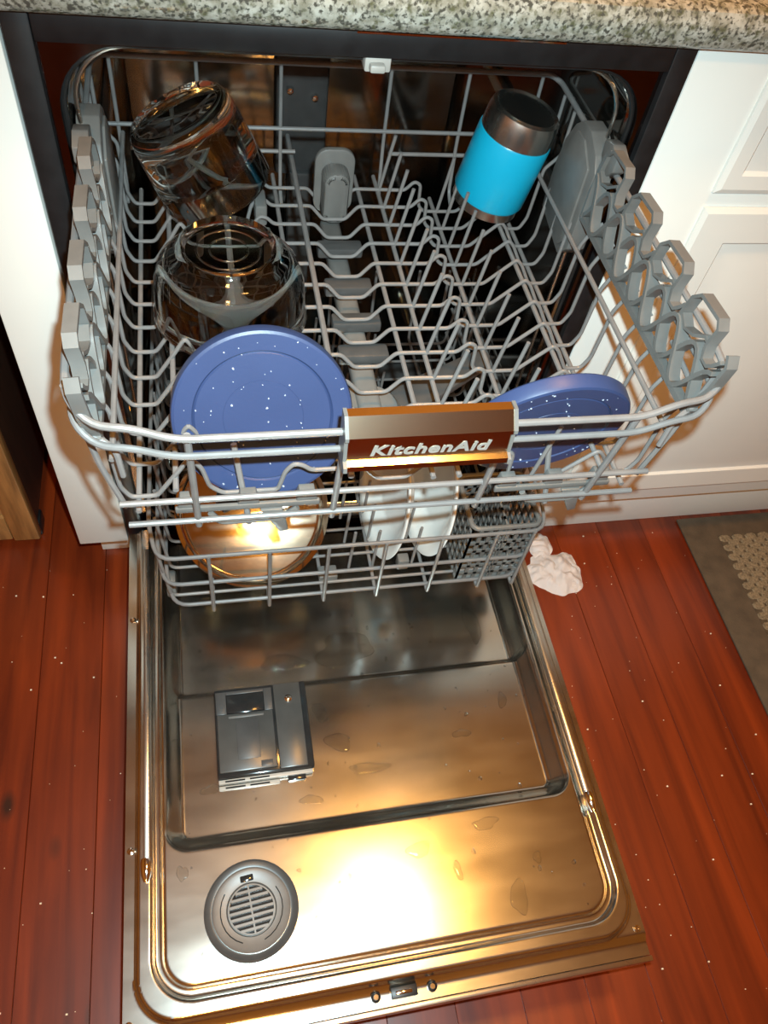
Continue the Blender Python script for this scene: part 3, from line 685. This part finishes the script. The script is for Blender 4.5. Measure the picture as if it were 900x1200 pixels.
F = frame(c, ax)
t = thing('glass_jar', c, 'clear glass jar tilted upside down at the back left of the upper rack', 'jar')
MB().lathe([(0.0600, 0.0), (0.0615, 0.002), (0.0610, 0.006), (0.0600, 0.040), (0.0580, 0.078), (0.0560, 0.088), (0.0520, 0.094), (0.0480, 0.0955), (0.0440, 0.0930), (0, 0.0915),
            (0, 0.0850), (0.0460, 0.0855), (0.0530, 0.0800), (0.0550, 0.070), (0.0565, 0.040), (0.0575, 0.004), (0.0590, 0.0)], 72).build('glass_wall', 'glass', t, 60, mtx=F)

# round metal pan upside down in the lower rack
c = (-0.122, -0.083, 0.290); F = frame(c, (-0.075, -0.56, 0.82))
t = thing('cake_pan', (c[0], c[1], 0.23), 'round shiny metal cake pan upside down in the lower rack', 'pan')
MB().lathe([(0, 0.0235), (0.086, 0.0235), (0.0905, 0.0225), (0.0930, 0.019), (0.0985, -0.012), (0.1020, -0.0135), (0.1045, -0.0150), (0.1045, -0.0175), (0.1020, -0.0185), (0.0985, -0.016), (0.0965, -0.012), (0.0915, 0.017), (0.086, 0.0215), (0, 0.0215)], 88).build('pan_body', 'pan', t, 40, mtx=F)
MB().tube([(0.0885 * math.cos(2 * math.pi * k / 72), 0.0885 * math.sin(2 * math.pi * k / 72), 0.0232) for k in range(72)], 0.0012, 8, closed=True).build('pan_edge', 'pan', t, mtx=F)

# two white plates on edge
for i, (px, lab) in enumerate(((0.068, 'white plate on edge in lower rack, the left one of the pair'), (0.130, 'white plate on edge in lower rack, beside the grey cutlery basket'))):
    c = (px, -0.080, 0.318); F = frame(c, (-0.985, -0.05, 0.16), (0, 1, 0))
    t = thing('plate', (px, -0.080, 0.225), lab, 'plate', 'white plates in the lower rack')
    MB().lathe([(0, -0.010), (0.050, -0.010), (0.052, -0.013), (0.056, -0.012), (0.060, -0.009), (0.082, 0.004), (0.097, 0.0095), (0.0985, 0.0115), (0.0965, 0.0125), (0.081, 0.008), (0.058, -0.0055), (0.050, -0.007), (0, -0.007)], 72).build('plate_body', 'ceramic', t, 50, mtx=F)

# cutlery basket
BX0, BX1, BY0, BY1, BZ0, BZ1 = 0.156, 0.247, -0.1795, -0.095, 0.206, 0.352
t = thing('cutlery_basket', ((BX0 + BX1) / 2, -0.13, BZ0), 'grey plastic cutlery basket with square holes at front right of lower rack', 'basket')
MB().box(BX0 + 0.003, BX1 - 0.003, BY0 + 0.003, BY1 - 0.003, BZ0, BZ0 + 0.016, 0.004).build('basket_floor', 'plastic', t)
def grid_wall(name, o, u, L, H, nu, nv, th=0.0025, fr=0.0052):
    m = MB(); O = Vector(o); U = Vector(u); V = Vector((0, 0, 1)); N = U.cross(V)
    def bar(u0, u1, v0, v1):
        P = [O + U * a + V * b + N * c for c in (0, th) for a, b in ((u0, v0), (u1, v0), (u1, v1), (u0, v1))]
        vs = [m.bm.verts.new(p) for p in P]
        for f in ((0, 1, 2, 3), (7, 6, 5, 4), (0, 4, 5, 1), (1, 5, 6, 2), (2, 6, 7, 3), (3, 7, 4, 0)): m.bm.faces.new([vs[i] for i in f])
    for i in range(nu + 1):
        c_ = L * i / nu; bar(max(0, c_ - fr / 2), min(L, c_ + fr / 2), 0, H)
    for j in range(nv + 1):
        c_ = H * j / nv; h_ = fr * (1.5 if j in (0, nv) else 1); bar(0, L, max(0, c_ - h_ / 2), min(H, c_ + h_ / 2))
    return m.build(name, 'plastic', t, 0)
H_ = BZ1 - BZ0 - 0.014
grid_wall('lattice_wall', (BX0, BY0 + 0.0025, BZ0 + 0.014), (1, 0, 0), BX1 - BX0, H_, 7, 7)
grid_wall('lattice_wall', (BX0, BY1, BZ0 + 0.014), (1, 0, 0), BX1 - BX0, H_, 7, 7)
grid_wall('lattice_wall', (BX0, BY0, BZ0 + 0.014), (0, 1, 0), BY1 - BY0, H_, 6, 7)
grid_wall('lattice_wall', (BX1 - 0.0025, BY0, BZ0 + 0.014), (0, 1, 0), BY1 - BY0, H_, 6, 7)
grid_wall('divider', ((BX0 + BX1) / 2, BY0, BZ0 + 0.014), (0, 1, 0), BY1 - BY0, H_, 6, 7)
MB().tube([(p[0], p[2], BZ1) for p in rrect(BX0 - 0.001, BX1 + 0.001, BY0 - 0.001, BY1 + 0.001, 0.010, 0, 5)], 0.0035, 8, closed=True).build('basket_rim', 'plastic', t)

# ------------------------------------------------------------------ floor things
t = thing('floor_mat', (1.2, -0.6, 0), 'brown floor mat with woven lozenge centre by the right cabinet', 'mat')
mx0, mx1, my0, my1 = 0.700, 1.45, -1.55, 0.034
MB().box(mx0, mx1, my0, my1, 0.0003, 0.006, 0.0025).build('mat_border', 'mat_edge', t)
ix0, ix1, iy0, iy1 = 0.768, 1.38, -1.48, -0.012
MB().box(ix0, ix1, iy0, iy1, 0.006, 0.0066).build('mat_inlay', 'mat_in', t)
lz = MB(); row = 0; yy = iy1 - 0.008
while yy > iy0 + 0.008:
    xx = ix0 + (0.012 if row % 2 == 0 else 0.026)
    while xx < ix1 - 0.010:
        n = 8; ring = [(0.0128 * math.copysign(abs(math.cos(a)) ** 0.8, math.cos(a)), 0.0085 * math.copysign(abs(math.sin(a)) ** 0.8, math.sin(a))) for a in [2 * math.pi * (k + 0.5) / n for k in range(n)]]
        lo = [lz.bm.verts.new((xx + a_, yy + b_, 0.0064)) for a_, b_ in ring]; hi = [lz.bm.verts.new((xx + a_ * 0.8, yy + b_ * 0.8, 0.0088)) for a_, b_ in ring]
        for k in range(n): lz.bm.faces.new((lo[k], lo[(k + 1) % n], hi[(k + 1) % n], hi[k]))
        lz.bm.faces.new(hi); xx += 0.028
    yy -= 0.0105; row += 1
lz.build('mat_lozenges', 'mat_pile', t, 0, kind='stuff')

def crumple(name, cx, cy, rx, ry, h, seed, label):
    mb = MB(); n = 34; V = []
    for j in range(n):
        r_ = []
        for i in range(n):
            u, v = i / (n - 1) * 2 - 1, j / (n - 1) * 2 - 1
            a = math.atan2(v, u); k_ = max(abs(u), abs(v)); q = k_ * (1 + 0.30 * noise.noise(Vector((math.cos(a) * 1.7, math.sin(a) * 1.7, seed))))
            px, py = cx + rx * q * math.cos(a), cy + ry * q * math.sin(a)
            p = Vector((px * 34, py * 34, seed * 7.0))
            z = h * (1 - k_ ** 2.2) * (0.55 + 0.75 * abs(noise.noise(p))) + h * 0.35 * abs(noise.noise(p * 2.1)) + 0.0012
            r_.append(mb.bm.verts.new((px + 0.004 * noise.noise(p * 1.3), py + 0.004 * noise.noise(p * 1.7), z)))
        V.append(r_)
    for j in range(n - 1):
        for i in range(n - 1): mb.bm.faces.new((V[j][i], V[j][i + 1], V[j + 1][i + 1], V[j + 1][i]))
    g = bmesh.ops.solidify(mb.bm, geom=mb.bm.faces[:], thickness=0.0006)
    zs = min(v.co.z for v in mb.bm.verts)
    bmesh.ops.translate(mb.bm, vec=(0, 0, 0.0002 - zs), verts=mb.bm.verts)
    return tag(mb.build(name, 'tissue', None, 50), label, 'tissue', 'crumpled white tissues on the floor')
crumple('paper_tissue', 0.418, -0.060, 0.056, 0.044, 0.020, 1.3, 'crumpled white paper tissue lying flat beside the open door')
crumple('paper_tissue', 0.405, 0.000, 0.024, 0.032, 0.016, 5.1, 'small piece of white tissue behind the larger crumpled one')

random.seed(11); cb = MB()
for i in range(170):
    if i % 2: px, py = random.uniform(-0.75, -0.32), random.uniform(-0.75, 0.05)
    else: px, py = random.uniform(0.33, 0.69), random.uniform(-0.75, 0.03)
    s = random.choice((0.0004, 0.0005, 0.0007, 0.0012))
    cb.box(px - s, px + s, py - s * 0.8, py + s * 0.8, 0.0, s * 1.2)
o = cb.build('floor_crumbs', 'crumb', None, 0, kind='stuff')
tag(o, 'tiny pale crumbs scattered over the red wood floor', 'crumbs')
